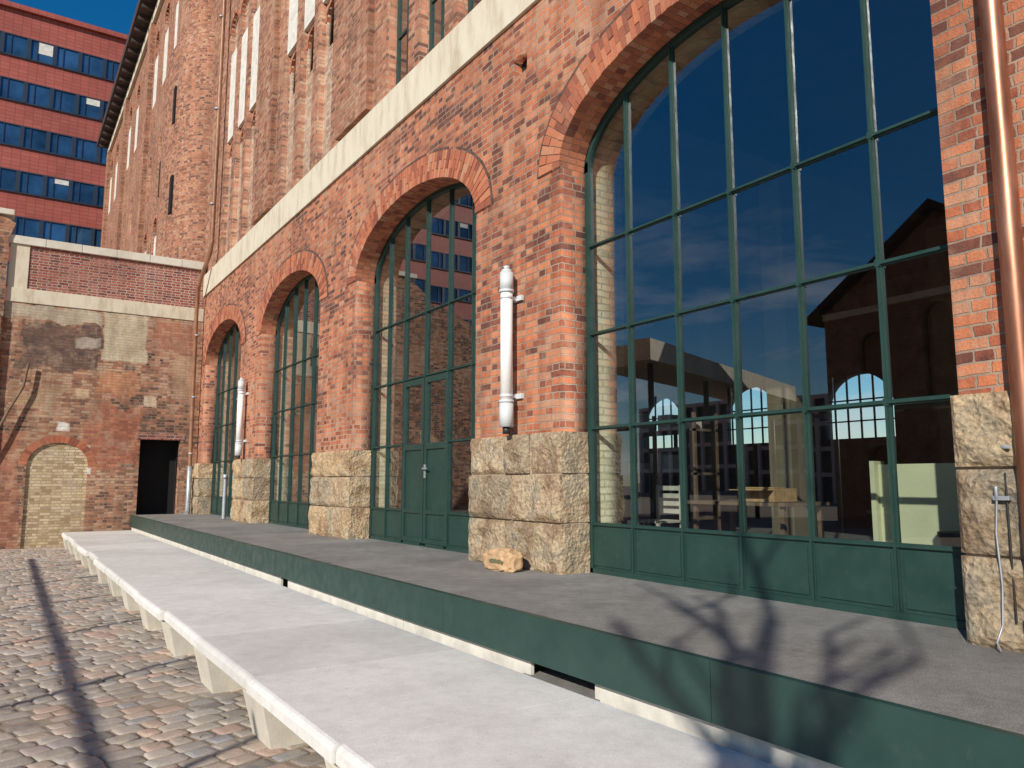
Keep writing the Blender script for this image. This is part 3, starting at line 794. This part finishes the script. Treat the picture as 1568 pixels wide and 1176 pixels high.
# ================================================================ string-light posts
F=empty('string_light_frame')
m=MB()
for y in (-1.05,1.75,4.55,7.35,10.1,12.9,15.7): m.cyl((-4.6,y,0),(-4.6,y,4.1),.04,.035,12)
m.cyl((-4.65,-1.05,3.35),(-4.5,18,3.35),.045,n=10)
m.done('posts_and_rail','steel',F)
# bare tree added behind the viewpoint, unseen, to cast shadows on bench and deck
random.seed(21)
m=MB()
def branch(p,d,L,r,dep):
    n=4; q=p
    for i in range(n):
        d2=(d+Vector((random.uniform(-.16,.16),random.uniform(-.16,.16),random.uniform(-.05,.12)))).normalized()
        e=q+d2*L/n; m.cyl(q,e,r*(1-i/n*.35),r*(1-(i+1)/n*.35),8 if dep<2 else 5)
        if dep<3 and i>=1:
            for k in range(2 if dep<1 else 1):
                a=random.uniform(0,2*math.pi); s=Vector((math.cos(a),math.sin(a),random.uniform(.2,.9))).normalized()
                branch(e,(d2*.6+s).normalized(),L*random.uniform(.42,.55),r*.5,dep+1)
        q=e; d=d2
branch(Vector((-6.8,-4.0,-.1)),Vector((0,0,1)),5.2,.20,0)
m.done('shadow_tree','bark')

# ================================================================ light / world / camera
az=Vector((-.84,-.54)).normalized(); el=math.radians(28)
sd=Vector((az.x*math.cos(el),az.y*math.cos(el),math.sin(el)))
li=bpy.data.lights.new('sun','SUN'); li.energy=5.0; li.angle=math.radians(.5); li.color=(1,.95,.86)
lo=bpy.data.objects.new('sun',li); COL.objects.link(lo); lo.rotation_euler=sd.to_track_quat('Z','Y').to_euler(); lo.location=sd*50
W=bpy.data.worlds.new('World'); S.world=W; W.use_nodes=True
nt=W.node_tree; bg=nt.nodes['Background']; sk=nt.nodes.new('ShaderNodeTexSky'); sk.sky_type='NISHITA'; sk.sun_disc=False
sk.sun_elevation=el; sk.sun_rotation=math.atan2(az.x,az.y)%(2*math.pi); sk.air_density=1.0; sk.dust_density=.2; sk.ozone_density=3; sk.altitude=100
hs=nt.nodes.new('ShaderNodeHueSaturation'); hs.inputs['Saturation'].default_value=1.4; hs.inputs['Value'].default_value=1.0
nt.links.new(sk.outputs[0],hs.inputs['Color'])
tc=nt.nodes.new('ShaderNodeTexCoord'); mp=nt.nodes.new('ShaderNodeMapping'); mp.inputs['Scale'].default_value=(2.2,2.2,9); mp.inputs['Rotation'].default_value=(0.15,.1,.4)
nt.links.new(tc.outputs['Generated'],mp.inputs[0])
no=nt.nodes.new('ShaderNodeTexNoise'); no.inputs['Scale'].default_value=1.6; no.inputs['Detail'].default_value=8; no.inputs['Roughness'].default_value=.6; no.inputs['Distortion'].default_value=.4
nt.links.new(mp.outputs[0],no.inputs['Vector'])
cr=nt.nodes.new('ShaderNodeValToRGB'); cr.color_ramp.elements[0].position=.5; cr.color_ramp.elements[1].position=.70
nt.links.new(no.outputs[0],cr.inputs[0])
sx=nt.nodes.new('ShaderNodeSeparateXYZ'); nt.links.new(tc.outputs['Generated'],sx.inputs[0])
mr=nt.nodes.new('ShaderNodeMapRange'); mr.inputs[1].default_value=.40; mr.inputs[2].default_value=.10; nt.links.new(sx.outputs[2],mr.inputs[0])
mm=nt.nodes.new('ShaderNodeMath'); mm.operation='MULTIPLY'; nt.links.new(cr.outputs[0],mm.inputs[0]); nt.links.new(mr.outputs[0],mm.inputs[1])
m2=nt.nodes.new('ShaderNodeMath'); m2.operation='MULTIPLY'; m2.inputs[1].default_value=.8; nt.links.new(mm.outputs[0],m2.inputs[0])
mx=nt.nodes.new('ShaderNodeMix'); mx.data_type='RGBA'; nt.links.new(m2.outputs[0],mx.inputs[0]); nt.links.new(hs.outputs[0],mx.inputs[6]); mx.inputs[7].default_value=(8,8.3,8.8,1)
nt.links.new(mx.outputs[2],bg.inputs[0]); bg.inputs[1].default_value=.10
cam=bpy.data.cameras.new('camera'); co=bpy.data.objects.new('camera',cam); COL.objects.link(co); S.camera=co
cam.sensor_width=36; cam.lens=1178/1568*36; cam.clip_end=2000; cam.clip_start=.05
co.location=(0,0,1.80); co.rotation_euler=(math.radians(90+7.21),0,math.radians(-33.6))
